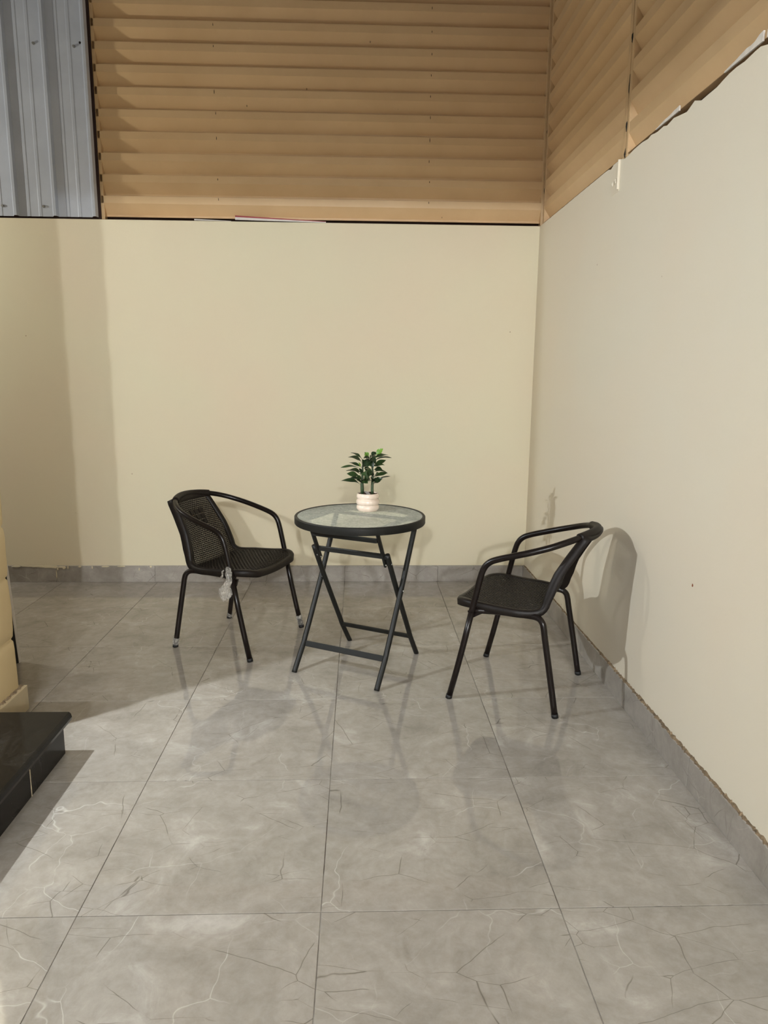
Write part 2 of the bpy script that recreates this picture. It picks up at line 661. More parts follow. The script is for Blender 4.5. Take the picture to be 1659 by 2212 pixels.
for k, (px, cz, wx, hz) in enumerate([(96, 0.103, 0.075, 0.009), (120, 0.099, 0.03, 0.012), (124, 0.055, 0.003, 0.045),
                                      (60, 0.105, 0.05, 0.004), (141, 0.095, 0.012, 0.010), (175, 0.102, 0.012, 0.006),
                                      (202, 0.098, 0.004, 0.010), (80, 0.104, 0.06, 0.005), (110, 0.100, 0.05, 0.008), (136, 0.100, 0.035, 0.007), (150, 0.099, 0.004, 0.013), (128, 0.090, 0.004, 0.014), (40, 0.104, 0.04, 0.004), (328, 0.102, 0.008, 0.006), (265, 0.104, 0.03, 0.003), (303, 0.085, 0.003, 0.011), (230, 0.103, 0.03, 0.004)]):
    paint_patch('paint_run', px_on_back(px), cz, wx, hz, bb, 20 + k)

# porch pillar: rounded courses with grooves between, skirting at its foot
def pillar_mesh():
    grooves = [0.30, 0.545, 0.745, 1.0, 1.26, 1.52, 1.78, 2.04]
    zs = [(0.0, 0.0)]
    rnd = random.Random(11)
    prev = 0.0
    for g in grooves + [2.3, 2.56, 2.82, 3.08, 3.4]:
        zs += [(prev + 0.012, 0.006), (prev + 0.04, 0.0085), ((prev + g) / 2, 0.010), (g - 0.04, 0.0085), (g - 0.010, 0.006), (g, -0.0005)]
        prev = g
    zs = [(z, d_ + rnd.uniform(-0.0015, 0.0015)) for z, d_ in zs]
    V, Fc = [], []
    seg = 5
    rc = 0.02
    base = [(PX1, PY1), (PX0, PY1), (PX0, PY0), (PX1, PY0)]
    ring = []
    for (cx, cy), a0 in zip([(PX1 - rc, PY1 - rc), (PX0 + rc, PY1 - rc), (PX0 + rc, PY0 + rc), (PX1 - rc, PY0 + rc)], (0, 90, 180, 270)):
        for k in range(seg):
            a = math.radians(a0 + 90 * k / (seg - 1))
            ring.append((cx, cy, math.cos(a), math.sin(a)))
    n = len(ring)
    for z, d_ in zs:
        for (cx, cy, ca, sa) in ring:
            rr = rc + d_ - 0.008
            V.append((cx + ca * rr, cy + sa * rr, z))
    for i in range(len(zs) - 1):
        for k in range(n):
            Fc.append((i * n + k, i * n + (k + 1) % n, (i + 1) * n + (k + 1) % n, (i + 1) * n + k))
    Fc += [tuple(range(n)), tuple(range((len(zs) - 1) * n, len(zs) * n))]
    return mesh_py('porch_pillar', V, Fc, True, M_PILLAR)


pillar = tag(link('porch_pillar', pillar_mesh()), 'cream plastered pillar with horizontal grooves at the left edge', 'pillar')
pillar['kind'] = 'structure'
for nm, lo, hi in (('skirting_tile', (PX1, PY0 - 0.012, 0), (PX1 + 0.024, PY1 + 0.012, 0.1)),
                   ('skirting_tile', (PX0, PY1, 0), (PX1, PY1 + 0.012, 0.1))):
    link(nm, mesh_box(nm, lo, hi, 0.002, mat_plain('beige_skirting', srgb(196, 180, 146), 0.3, var=0.08)), None, pillar)
o = crumbly('mortar_bead', PY0, PY1 + 0.01, 0.021, 0.006, pillar, M_MORTAR, 0.006, 9, 'y', PX1, 0.1, sgn=1)

# added unseen lantern: back plate, arm and wide cap blocking the porch lamp's upward light
WL = thing('added_lantern', 'unseen lantern added on the pillar, capped to block upward light', 'lamp', (-1.56, PY0 - 0.004, 1.36))
link('back_plate', mesh_box('back_plate', (-0.05, -0.012, -0.07), (0.05, 0.003, 0.17), 0.003, M_CAP), None, WL)
tube('arm', [(0, -0.008, 0.158), (0, -0.09, 0.158), (0, -0.171, 0.158)], 0.006, M_CAP, WL)
lc = lathe('cap', [(0.158, 0.140), (0.160, 0.143), (0.05, 0.175), (0.012, 0.180), (0.010, 0.176), (0.05, 0.170)], M_CAP, WL, 40)
lc.location = (0, -0.171, 0)

# porch platform and granite step
plat = struct(link('porch_platform', mesh_box('porch_platform', (XL, -0.83, 0), (-1.46, 2.362, 0.150), 0.003, M_GROUT)),
              'low porch platform behind the granite step', 'platform')
step = thing('granite_step', 'polished black granite step at the bottom left corner', 'step', (-1.03, 2.36, 0))
TZ, TT = 0.156, 0.036
# bullnosed tread
prof = [(-0.43, TZ - TT), (0.022, TZ - TT), (0.029, TZ - TT + 0.006), (0.032, TZ - TT / 2), (0.029, TZ - 0.006), (0.022, TZ), (-0.43, TZ)]
for (ya, yb) in ((-1.02, 0.0), (-2.1, -1.022)):
    V = [(x, ya, z) for x, z in prof] + [(x, yb, z) for x, z in prof]
    n = len(prof)
    Fc = [tuple(range(n)), tuple(range(n, 2 * n))] + [(k, (k + 1) % n, n + (k + 1) % n, n + k) for k in range(n)]
    link('tread', mesh_py('tread', V, Fc, False, M_GRANITE), None, step)
M_JOINT = mat_plain('pale_joint', srgb(196, 182, 156), 0.9, var=0.3, scale=80)
link('step_core', mesh_box('step_core', (-0.43, -2.1, 0), (-0.008, -0.004, TZ - TT), 0, M_JOINT), None, step)
for (ya, yb) in ((-0.262, -0.001), (-0.86, -0.266), (-1.46, -0.864), (-2.1, -1.464)):
    link('riser_tile', mesh_box('riser_tile', (-0.012, ya, 0.0), (0, yb, TZ - TT), 0.001, M_GRANITE, 1), None, step)
link('riser_tile', mesh_box('riser_tile', (-0.43, -0.006, 0.0), (-0.012, 0, TZ - TT), 0.001, M_GRANITE, 1), None, step)

link('pale_joint', mesh_box('pale_joint', (-0.013, -0.2665, 0.0), (0.0006, -0.2615, TZ - TT), 0, M_JOINT), None, step)

# dark board standing behind the pillar
bd = thing('leaning_board', 'dark board with a pale edge standing behind the pillar', 'board', (-1.565, 3.19, 0), math.atan2(-0.85, -0.52))
me = mesh_py('panel', [(0.012, -0.006, 0), (0.62, -0.006, 0), (0.62, -0.006, 0.47), (0.035, -0.006, 0.47),
                       (0.012, 0.006, 0), (0.62, 0.006, 0), (0.62, 0.006, 0.47), (0.035, 0.006, 0.47)],
             [(0, 1, 2, 3), (4, 5, 6, 7), (0, 1, 5, 4), (1, 2, 6, 5), (2, 3, 7, 6), (3, 0, 4, 7)], False, M_DARKBOARD)
link('panel', me, None, bd)
me = mesh_py('edge_strip', [(0.0, -0.008, 0), (0.012, -0.008, 0), (0.035, -0.008, 0.47), (0.023, -0.008, 0.47),
                            (0.0, 0.008, 0), (0.012, 0.008, 0), (0.035, 0.008, 0.47), (0.023, 0.008, 0.47)],
             [(0, 1, 2, 3), (4, 5, 6, 7), (0, 1, 5, 4), (1, 2, 6, 5), (2, 3, 7, 6), (3, 0, 4, 7)], False, M_WHITE)
link('edge_strip', me, None, bd)['label'] = 'pale edge strip'

# ------------------------------------------------------------------ louvred sheet cladding above the walls
PER, Z0, NSL = 0.1172, 2.2215, 11
DEP = 0.042
# profile: (outward depth, z) of one slat
LP = [(DEP, PER), (DEP, PER * 0.66), (0.004, 0.020), (0.002, 0.010), (DEP * 0.75, 0.003), (DEP, 0.0)]
LPB = [(p - 0.003, z) for p, z in LP]


def slat_mesh(L):
    n = len(LP)
    V = []
    for x in (0, L):
        V += [(x, -d_, z) for d_, z in LP] + [(x, -d_, z) for d_, z in LPB]
    Fc = []
    m2 = 2 * n
    order = list(range(n)) + list(range(2 * n - 1, n - 1, -1))
    for a, b in zip(order, order[1:] + order[:1]):
        Fc.append((a, b, m2 + b, m2 + a))
    for k in range(n - 1):
        Fc.append((k, k + 1, n + k + 1, n + k))
        Fc.append((m2 + k, m2 + k + 1, m2 + n + k + 1, m2 + n + k))
    return mesh_py('slat', V, Fc, False, M_CLAD)


def louvre_panel(label, org, rz, L, trims, grp='tan louvred sheets above the yard walls'):
    r = thing('louvred_panel', label, 'cladding', org, rz, grp)
    me = slat_mesh(L)
    for k in range(NSL):
        o = link('slat', me, None, r)
        o.location = (0, 0, k * PER + Z0 - org[2])
    link('gap_shade_board', mesh_box('gap_shade_board', (0.0, 0.004, ZT + 0.003 - org[2]), (L, 0.012, Z0 + NSL * PER - org[2]), 0, M_BEAM), None, r)  # added dark board, stands in for the black shade in the wall-top gap
    for (x, wd, pr) in trims:
        link('edge_trim', mesh_box('edge_trim', (x - wd / 2, -pr, ZT - org[2] + 0.004), (x + wd / 2, 0.012, Z0 + NSL * PER - org[2]), 0.002, M_CLADTRIM, 1), None, r)
    return r


YC, XC = YB + 0.062, XR + 0.062          # deep plane of the sheets
lb = louvre_panel('tan louvred metal sheet above the back wall', (-1.515, YC, ZT), 0, XC - 0.030 + 1.515, [(0.006, 0.02, 0.042), (XC - 0.045 + 1.515, 0.022, 0.045)])
YS = 3.165                                # joint between the two side sheets
lr1 = louvre_panel('short tan louvred metal sheet on the right wall next to the corner', (XC, YC - 0.060, ZT), -PI / 2, YC - 0.060 - YS - 0.004, [(YC - 0.060 - YS - 0.018, 0.028, 0.044), (0.010, 0.016, 0.044)])
lr2 = louvre_panel('long tan louvred metal sheet on the right wall nearest the viewer', (XC, YS, ZT), -PI / 2, 4.2, [(0.016, 0.024, 0.044)])


def blob(name, loc, sc, m, parent, seed):
    bm = bmesh.new()
    bmesh.ops.create_icosphere(bm, subdivisions=2, radius=1)
    rnd = random.Random(seed)
    for v in bm.verts:
        v.co *= rnd.uniform(0.7, 1.15)
        v.co = Vector((v.co.x * sc[0], v.co.y * sc[1], v.co.z * sc[2]))
    me = bpy.data.meshes.new(name)
    bm.to_mesh(me)
    bm.free()
    me.materials.append(m)
    o = link(name, me, None, parent)
    o.location = loc
    return o


for k, z in enumerate((2.405, 2.735)):
    blob('weld_mark', (XC - 0.045 + 1.515 + 0.012, -0.046, z - ZT), (0.010, 0.006, 0.024), M_SOOT, lb, 30 + k)
for k, z in enumerate((2.225, 2.33, 2.66)):
    blob('weld_mark', (0.004, -0.042, z - ZT), (0.008, 0.006, 0.022), M_SOOT, lr2, 40 + k)
for (x, z0_, z1_) in ((0.0, 2.44, 2.53), (0.0, 2.86, 2.94)):
    blob('weld_mark', (x, -0.042, (z0_ + z1_) / 2 - ZT), (0.0022, 0.004, (z1_ - z0_) / 2), M_SOOT, lr2, int(z0_ * 100))

# dashes of grime where two sheets of the back cladding overlap
rnd = random.Random(17)
for px in (465, 930):
    dd = fw + r2 * ((px - 829.5) / F) - u2 * ((240 - 1106) / F)
    xs_ = dd.x * (YC - DEP) / dd.y + 1.515
    for k in range(NSL - 1):
        if rnd.random() < 0.2:
            continue
        blob('seam_mark', (xs_ + rnd.uniform(-0.003, 0.003), -DEP - 0.0002, Z0 - ZT + k * PER + PER * rnd.uniform(0.72, 0.92)), (0.0018, 0.0012, rnd.uniform(0.006, 0.014)), M_SOOT, lb, 90 + k)

# grey ribbed sheet at top left
sh = thing('ribbed_sheet', 'grey painted ribbed metal sheet above the left end of the back wall', 'metal sheet', (-1.527, YB - 0.010, ZT + 0.008))
xs, ys = [], []
RP = 0.226
pat = [(0, 0), (0.006, 0.028), (0.020, 0.028), (0.036, 0.0), (0.094, 0.0), (0.098, 0.0025), (0.112, 0.0025), (0.116, 0.0), (0.160, 0.0), (0.164, 0.0025), (0.178, 0.0025), (0.182, 0.0)]
pr = []
for k in range(8):
    pr += [(-k * RP - x, y) for x, y in pat]
link('gap_shade_board', mesh_box('gap_shade_board', (-1.9, 0.030, -0.006), (0.006, 0.038, 1.16), 0, M_BEAM), None, sh)  # dark board added so the gap beside the ribbed sheet looks shaded
V, Fc = [], []
n = len(pr)
HS = 3.372 - ZT - 0.008
for z in (0, HS):
    V += [(x, -y, z) for x, y in pr] + [(x, -y + 0.0025, z) for x, y in pr]
for k in range(n - 1):
    Fc += [(k, k + 1, 2 * n + k + 1, 2 * n + k), (n + k, n + k + 1, 3 * n + k + 1, 3 * n + k), (k, k + 1, n + k + 1, n + k), (2 * n + k, 2 * n + k + 1, 3 * n + k + 1, 3 * n + k)]
Fc += [(0, n, 3 * n, 2 * n), (n - 1, 2 * n - 1, 4 * n - 1, 3 * n - 1)]
link('sheet', mesh_py('sheet', V, Fc, False, M_STEEL), None, sh)
bm = bmesh.new()
bmesh.ops.create_cone(bm, cap_ends=True, segments=6, radius1=0.0085, radius2=0.0065, depth=0.009)
bmesh.ops.rotate(bm, verts=bm.verts, cent=(0, 0, 0), matrix=Matrix.Rotation(PI / 2, 3, 'X'))
scr = bpy.data.meshes.new('screw')
bm.to_mesh(scr)
bm.free()
scr.materials.append(M_SCREW)
for (x, z) in ((-0.077, 0.905), (-0.300, 0.915), (-0.500, 0.905), (-0.310, 0.055), (-0.545, 0.055)):
    o = link('screw', scr, None, sh)
    o.location = (x, -0.006, z)
blob('drill_hole', (-0.043, -0.001, 0.925), (0.006, 0.0018, 0.008), M_SOOT, sh, 81)
beam = tag(link('roof_beam', mesh_box('roof_beam', (XL, YB + 0.03, 3.35), (-1.53, YB + 0.13, 3.62), 0.004, M_BEAM)), 'dark brown beam behind the top of the grey ribbed sheet', 'beam')

# strips lying on top of the back wall
def strip_on_wall(name, label, xa, za, xb, zb, h, m, y=YB + 0.006):
    r = thing(name, label, 'strip', (xa, y, ZT))
    V = []
    for yy in (0, 0.008):
        V += [(0, yy, za), (xb - xa, yy, zb), (xb - xa, yy, zb + h * 0.3), (0, yy, za + h)]
    Fc = [(0, 1, 2, 3), (4, 5, 6, 7), (0, 1, 5, 4), (1, 2, 6, 5), (2, 3, 7, 6), (3, 0, 4, 7)]
    link('board', mesh_py('board', V, Fc, False, m), None, r)
    return r, V


xa, xb = -0.735, -0.20
r_, V_ = strip_on_wall('edged_board', 'thin white board with a red edge lying on the back wall top', xa, 0.010, xb, 0.001, 0.016, M_WHITE)
Vr = []
for yy in (-0.001, 0.009):
    Vr += [(0, yy, 0.025), (xb - xa, yy, 0.0055), (xb - xa, yy, 0.0085), (0, yy, 0.034)]
link('red_edge', mesh_py('red_edge', Vr, [(0, 1, 2, 3), (4, 5, 6, 7), (0, 1, 5, 4), (1, 2, 6, 5), (2, 3, 7, 6), (3, 0, 4, 7)], False, M_RED), None, r_)['label'] = 'red edge'
strip_on_wall('white_strip', 'short bent white strip on the wall top left of the red-edged board', -0.975, 0.004, -0.760, 0.001, 0.007, M_WHITE)

# raw plaster flakes on the lowest slat of the long side sheet
def flake(loc_y0, loc_y1, h0, h1, seed):
    rnd = random.Random(seed)
    n = 10
    V = []
    top = []
    for k in range(n + 1):
        y = loc_y0 + (loc_y1 - loc_y0) * k / n
        h = (h0 + (h1 - h0) * k / n) * rnd.uniform(0.75, 1.05)
        top.append((y, h))
    x0, x1 = XC - DEP - 0.006, XC - DEP - 0.001
    for x in (x0, x1):
        V += [(x, y, ZT + 0.012) for y, h in top] + [(x, y, ZT + 0.012 + h) for y, h in top]
    m_ = n + 1
    Fc = []
    for k in range(n):
        Fc += [(k, k + 1, m_ + k + 1, m_ + k), (2 * m_ + k, 2 * m_ + k + 1, 3 * m_ + k + 1, 3 * m_ + k),
               (m_ + k, m_ + k + 1, 3 * m_ + k + 1, 3 * m_ + k), (k, k + 1, 2 * m_ + k + 1, 2 * m_ + k)]
    Fc += [(0, m_, 3 * m_, 2 * m_), (n, m_ + n, 3 * m_ + n, 2 * m_ + n)]
    return mesh_py('plaster_flake', V, Fc, False, M_PLASTER)


o = tag(link('plaster_flake', flake(2.12, 2.33, 0.026, 0.004, 2)), 'rough white plaster flake under the right sheet by the photo edge', 'plaster')
o = tag(link('plaster_flake', flake(2.64, 2.84, 0.020, 0.003, 4)), 'small white plaster flake under the right sheet near the joint', 'plaster')
o = tag(link('plaster_flake', flake(1.9, 2.10, 0.03, 0.024, 6)), 'white plaster flake under the right sheet cut by the photo corner', 'plaster')

# post bracket let into the right wall under the joint of the side sheets
pb = thing('post_bracket', 'painted steel post bracket on the right wall under the sheet joint', 'bracket', (XR, 3.16, ZT))
link('plate', mesh_box('plate', (-0.0015, -0.005, -0.125), (0.02, 0.085, -0.001), 0.0005, M_WALLR, 1), None, pb)
link('flange', mesh_box('flange', (-0.010, -0.006, -0.118), (0.0, 0.001, -0.002), 0.001, M_WALLR, 1), None, pb)
for k, (y, z) in enumerate(((0.022, -0.080), (0.060, -0.083))):
    blob('bolt', (-0.005, y, z), (0.007, 0.007, 0.012), M_WALLR, pb, 60 + k)
# rust spot on the right wall
o = blob('rust_spot', (XR - 0.0005, 2.205, 0.655), (0.0022, 0.004, 0.006), M_RUST, None, 71)
tag(o, 'tiny rust brown spot on the right wall', 'stain')


# ------------------------------------------------------------------ chairs
RT = 0.0127                                # tube radius
arm_half = [(0.130, 0.250, 0.385), (0.114, 0.250, 0.46), (0.097, 0.250, 0.535), (0.083, 0.250, 0.575), (0.060, 0.2495, 0.600), (0.025, 0.249, 0.616),
            (-0.035, 0.247, 0.635), (-0.10, 0.239, 0.655), (-0.160, 0.220, 0.674), (-0.208, 0.190, 0.691), (-0.250, 0.146, 0.705), (-0.278, 0.095, 0.713), (-0.294, 0.045, 0.717)]
arm_pts = arm_half + [(-0.299, 0, 0.718)] + [(x, -y, z) for x, y, z in reversed(arm_half)]
prof_pts = [(0.214, 0, 0.402), (0.203, 0, 0.408), (0.185, 0, 0.413), (0.14, 0, 0.415), (0.05, 0, 0.408), (-0.04, 0, 0.404),
            (-0.095, 0, 0.403), (-0.124, 0, 0.408), (-0.141, 0, 0.425), (-0.154, 0, 0.458), (-0.190, 0, 0.54), (-0.236, 0, 0.63), (-0.282, 0, 0.710)]
PROF = catmull(prof_pts, 8)
acc = [0.0]
for a, b in zip(PROF[:-1], PROF[1:]):
    acc.append(acc[-1] + (b - a).length)
LPROF = acc[-1]


def prof_at(s):
    s = max(0.0, min(LPROF, s))
    for k in range(len(acc) - 1):
        if s <= acc[k + 1]:
            t = (s - acc[k]) / max(1e-9, acc[k + 1] - acc[k])
            return PROF[k].lerp(PROF[k + 1], t)
    return PROF[-1].copy()


def halfw(s):
    p = prof_at(s)
    if p.z < 0.43 and p.x > -0.03:                   # seat, rounded front corners
        rc = 0.085
        if s < rc:
            return 0.226 - rc + math.sqrt(max(0.0, rc * rc - (rc - s) ** 2))
        return 0.226
    t = min(1.0, max(0.0, (s - sA) / (LPROF - sA)))
    a_ = min(1.0, t / 0.30)
    a_ = a_ * a_ * (3 - 2 * a_)
    return 0.226 + (0.192 - 0.226) * a_ + (0.132 - 0.192) * max(0.0, (t - 0.15) / 0.85)


sA = next(acc[k] for k in range(len(acc)) if PROF[k].x <= -0.03)


def surf(u_, s):
    p = prof_at(s)
    w_ = halfw(s)
    t = min(1.0, max(0.0, (p.z - 0.42) / 0.28))
    x = p.x + (0.030 - 0.013 * t) * u_ * u_ * min(1.0, t * 2.0)
    z = p.z + (0.008 * u_ * u_ if p.z < 0.45 else 0.008 * u_ * u_ * max(0, 1 - (p.z - 0.45) / 0.1))
    return Vector((x, u_ * w_, z))


def surf_n(u_, s):
    e = 1e-3
    a = surf(u_ + e, s) - surf(u_ - e, s)
    b = surf(u_, min(LPROF, s + 2e-3)) - surf(u_, max(0, s - 2e-3))
    n = a.cross(b).normalized()      # +: up on the seat, forward on the back
    if n.z < 0 and prof_at(s).z < 0.43 and s > 0.05:
        n = -n
    return n


def weave_mesh():
    """open plastic weave: warp ribbons along the shell, weft ribbons across, over and under"""
    V, Fc = [], []
    NU, DV = 36, 0.0098
    NV = int(LPROF / DV)

    def ribbon(pts, side, wd, th):
        b = len(V)
        for P, sd, n, w_ in zip(pts, side, th, wd):
            V.append(P - sd * w_ / 2)
            V.append(P + sd * w_ / 2)
        for k in range(len(pts) - 1):
            q = b + 2 * k
            Fc.append((q, q + 1, q + 3, q + 2))
    # warp
    for i in range(NU + 1):
        u_ = -0.985 + 1.97 * i / NU
        pts, sd, nn = [], [], []
        for j in range(NV * 1 + 1):
            s = LPROF * j / NV
            n = surf_n(u_, s)
            P = surf(u_, s) + n * (0.0012 * (1 if (i + j) % 2 else -1))
            e = (surf(min(1, u_ + 0.02), s) - surf(max(-1, u_ - 0.02), s)).normalized()
            pts.append(P)
            sd.append(e)
            nn.append(n)
        ribbon(pts, sd, [1.97 * halfw(LPROF * j / NV) / NU * 0.53 for j in range(NV + 1)], nn)
    # weft
    for j in range(NV + 1):
        s = LPROF * j / NV
        pts, sd, nn = [], [], []
        for i in range(NU + 1):
            u_ = -0.985 + 1.97 * i / NU
            n = surf_n(u_, s)
            P = surf(u_, s) + n * (0.0012 * (-1 if (i + j) % 2 else 1))
            t_ = (surf(u_, min(LPROF, s + 0.004)) - surf(u_, max(0, s - 0.004))).normalized()
            pts.append(P)
            sd.append(t_)
            nn.append(n)
        ribbon(pts, sd, [0.0056] * (NU + 1), nn)
    me = mesh_py('woven_shell', V, Fc, False, M_CHAIR)
    return me


def rim_mesh():
    """moulded flange round the shell"""
    loop = []
    NS = 60
    SS = [0.09 * (1 - math.cos(PI / 2 * k / 12)) for k in range(12)] + [0.09 + (LPROF - 0.09) * k / NS for k in range(NS + 1)]
    for q_ in SS:
        loop.append((-1, q_))
    for k in range(1, 16):
        loop.append((-1 + 2 * k / 16, LPROF))
    for q_ in reversed(SS):
        loop.append((1, q_))
    for k in range(1, 16):
        loop.append((1 - 2 * k / 16, 0))
    P = [surf(a, s) for a, s in loop]
    N = [surf_n(max(-0.98, min(0.98, a)), s) for a, s in loop]
    V, Fc = [], []
    n = len(P)
    for i in range(n):
        t = (P[(i + 1) % n] - P[i - 1]).normalized()
        nn = N[i]
        if loop[i][1] < 0.09:      # front lip: flange hangs straight down
            k_f = min(1.0, (0.09 - loop[i][1]) / 0.04)
            nn = nn.lerp(Vector((0.15, 0, 1)), k_f).normalized()
        o_ = t.cross(nn).normalized()
        c = Vector((0, 0, 0.41)) if P[i].z < 0.45 else Vector((P[i].x, 0, P[i].z))
        if o_.dot(P[i] - Vector((0 if P[i].z < 0.45 else P[i].x, 0, P[i].z if loop[i][1] < LPROF else 0.5))) < 0:
            o_ = -o_
        tb = min(1.0, max(0.0, (P[i].z - 0.43) / 0.06))
        fd = 0.026 + 0.008 * tb
        for a, b in ((-0.020, 0.0015), (-0.004, 0.004), (0.006, 0.0035), (0.011, -0.003), (0.012, -fd), (0.004, -fd), (0.003, -0.006), (-0.020, -0.0015)):
            V.append(P[i] + o_ * a + nn * b)
    m_ = 8
    for i in range(n):
        for k in range(m_):
            Fc.append((i * m_ + k, i * m_ + (k + 1) % m_, ((i + 1) % n) * m_ + (k + 1) % m_, ((i + 1) % n) * m_ + k))
    return mesh_py('shell_rim', V, Fc, True, M_CHAIR)


def make_chair(label, loc, rz):
    r = thing('wicker_armchair', label, 'chair', loc, rz, 'dark brown bistro armchairs')
    # arm loop
    AP = catmull(arm_pts, 5)
    tube('arm_loop', AP, RT, M_TUBE, r)
    # front legs carry on down from the arms
    for sy in (1, -1):
        lg = tube('leg', [(0.130, 0.250 * sy, 0.386), (0.158, 0.2505 * sy, 0.25), (0.185, 0.2515 * sy, 0.13), (0.2135, 0.253 * sy, 0.012)], RT, M_TUBE, r)
        tube('foot_cap', [(0.213, 0.253 * sy, 0.016), (0.2165, 0.2533 * sy, 0.0)], RT + 0.0012, M_CAP, lg)
        lg['label'] = 'front leg'
    for sy in (1, -1):
        pts = [(-0.2185, 0.233 * sy, 0.012), (-0.190, 0.229 * sy, 0.17), (-0.163, 0.225 * sy, 0.315), (-0.157, 0.2235 * sy, 0.350), (-0.149, 0.220 * sy, 0.374), (-0.128, 0.212 * sy, 0.389),
               (-0.08, 0.208 * sy, 0.391), (0.03, 0.216 * sy, 0.391), (0.128, 0.240 * sy, 0.391)]
        lg = tube('leg', catmull(pts, 4), RT, M_TUBE, r)
        tube('foot_cap', [(-0.218, 0.233 * sy, 0.016), (-0.221, 0.2333 * sy, 0.0)], RT + 0.0012, M_CAP, lg)
        lg['label'] = 'rear leg bent forward under the seat'
        # gusset below the front corner of the seat
        V = [(0.085, 0.226 * sy, 0.384), (0.150, 0.226 * sy, 0.384), (0.140, 0.226 * sy, 0.350), (0.085, 0.240 * sy, 0.384), (0.150, 0.240 * sy, 0.384), (0.140, 0.240 * sy, 0.350)]
        link('gusset', mesh_py('gusset', V, [(0, 1, 2), (3, 4, 5), (0, 1, 4, 3), (1, 2, 5, 4), (2, 0, 3, 5)], False, M_TUBE), None, r)
    tube('seat_crossbar', [(-0.09, -0.20, 0.391), (-0.09, 0.20, 0.391)], 0.009, M_TUBE, r)
    tube('seat_crossbar', [(0.11, -0.225, 0.391), (0.11, 0.225, 0.391)], 0.009, M_TUBE, r)
    wv = link('woven_shell', WEAVE, None, r)
    so = wv.modifiers.new('thickness', 'SOLIDIFY')
    so.thickness = 0.0018
    so.offset = 0
    wv['kind'] = 'stuff'
    link('shell_rim', RIM, None, r)
    # top sleeve round the tube
    SP = [p for p in AP if p.x < -0.232 and abs(p.y) < 0.140]
    V, Fc = sweep(SP, 0.0175, 14)
    sl = link('top_sleeve', mesh_py('top_sleeve', V, Fc, True, M_CHAIR), None, r)
    # checker of solid squares in the backrest
    for a in range(3):
        for b in range(3):
            s = LPROF - 0.085 - 0.030 * b
            u0 = (a - 1) * 0.036 / halfw(s)
            c = surf(u0, s)
            n = surf_n(u0, s)
            e = (surf(u0 + 0.02, s) - surf(u0 - 0.02, s)).normalized()
            f_ = n.cross(e)
            V = []
            for dn in (-0.002, 0.002):
                for (i_, j_) in ((-1, -1), (1, -1), (1, 1), (-1, 1)):
                    V.append(c + e * (0.0135 * i_) + f_ * (0.0105 * j_) + n * dn * 1.6)
            link('weave_square', mesh_py('weave_square', V, [(0, 1, 2, 3), (4, 5, 6, 7), (0, 1, 5, 4), (1, 2, 6, 5), (2, 3, 7, 6), (3, 0, 4, 7)], False, M_CHAIR), None, r)
    return r


WEAVE = weave_mesh()
RIM = rim_mesh()
chL = make_chair('dark brown woven armchair with plastic scraps on its legs, left of the table', (-0.603, 3.495, 0), math.radians(-23.5))
chR = make_chair('dark brown woven armchair turned away, between the table and right wall', (0.683, 2.904, 0), math.radians(152.4))


# plastic wrapping left on the first chair
def film_sleeve(parent, a, b, r0, seed):
    rnd = random.Random(seed)
    a, b = Vector(a), Vector(b)
    pts = [a.lerp(b, k / 6) for k in range(7)]
    V, Fc = sweep(pts, [r0 * rnd.uniform(1.0, 1.25) for _ in pts], 12, caps=False)
    V = [v + Vector((rnd.uniform(-1, 1), rnd.uniform(-1, 1), rnd.uniform(-1, 1))) * 0.0012 for v in V]
    o = link('plastic_sleeve', mesh_py('plastic_sleeve', V, Fc, False, M_FILM), None, parent)
    o['label'] = 'clear plastic film left on the foot'


film_sleeve(chL, (0.2005, 0.2525, 0.066), (0.2125, 0.253, 0.016), RT + 0.002, 1)
film_sleeve(chL, (-0.2115, -0.232, 0.052), (-0.218, -0.233, 0.016), RT + 0.0025, 2)
film_sleeve(chL, (-0.2115, 0.232, 0.030), (-0.2185, 0.233, 0.012), RT + 0.0015, 3)


def film_scrap(parent):
    rnd = random.Random(12)
    V, Fc = [], []
    # crumpled band round the leg at seat height, then a bag-like tail hanging below
    rows = [(0.447, 0.010, 0.120), (0.437, 0.014, 0.121), (0.424, 0.018, 0.122), (0.408, 0.017, 0.124), (0.392, 0.015, 0.124), (0.376, 0.018, 0.120),
            (0.358, 0.024, 0.112), (0.338, 0.031, 0.104), (0.318, 0.034, 0.099), (0.300, 0.027, 0.097), (0.286, 0.014, 0.098)]
    seg = 14
    for z, rr, cx in rows:
        for k in range(seg):
            a = 2 * PI * k / seg
            q = rr * rnd.uniform(0.6, 1.25)
            V.append((cx + q * math.cos(a), -0.268 + 0.5 * q * math.sin(a), z + rnd.uniform(-0.005, 0.005)))
    for i in range(len(rows) - 1):
        for k in range(seg):
            Fc.append((i * seg + k, i * seg + (k + 1) % seg, (i + 1) * seg + (k + 1) % seg, (i + 1) * seg + k))
    o = link('plastic_scrap', mesh_py('plastic_scrap', V, Fc, False, M_FILM), None, parent)
    o['label'] = 'torn clear plastic wrapping hanging from the arm'
    V, Fc = sweep([(0.100, -0.270, 0.432), (0.094, -0.276, 0.424), (0.098, -0.278, 0.414), (0.094, -0.277, 0.403), (0.086, -0.274, 0.398)], [0.003, 0.005, 0.004, 0.006, 0.004], 6)
    link('plastic_scrap', mesh_py('plastic_scrap', V, Fc, False, M_FILM), None, parent)


film_scrap(chL)

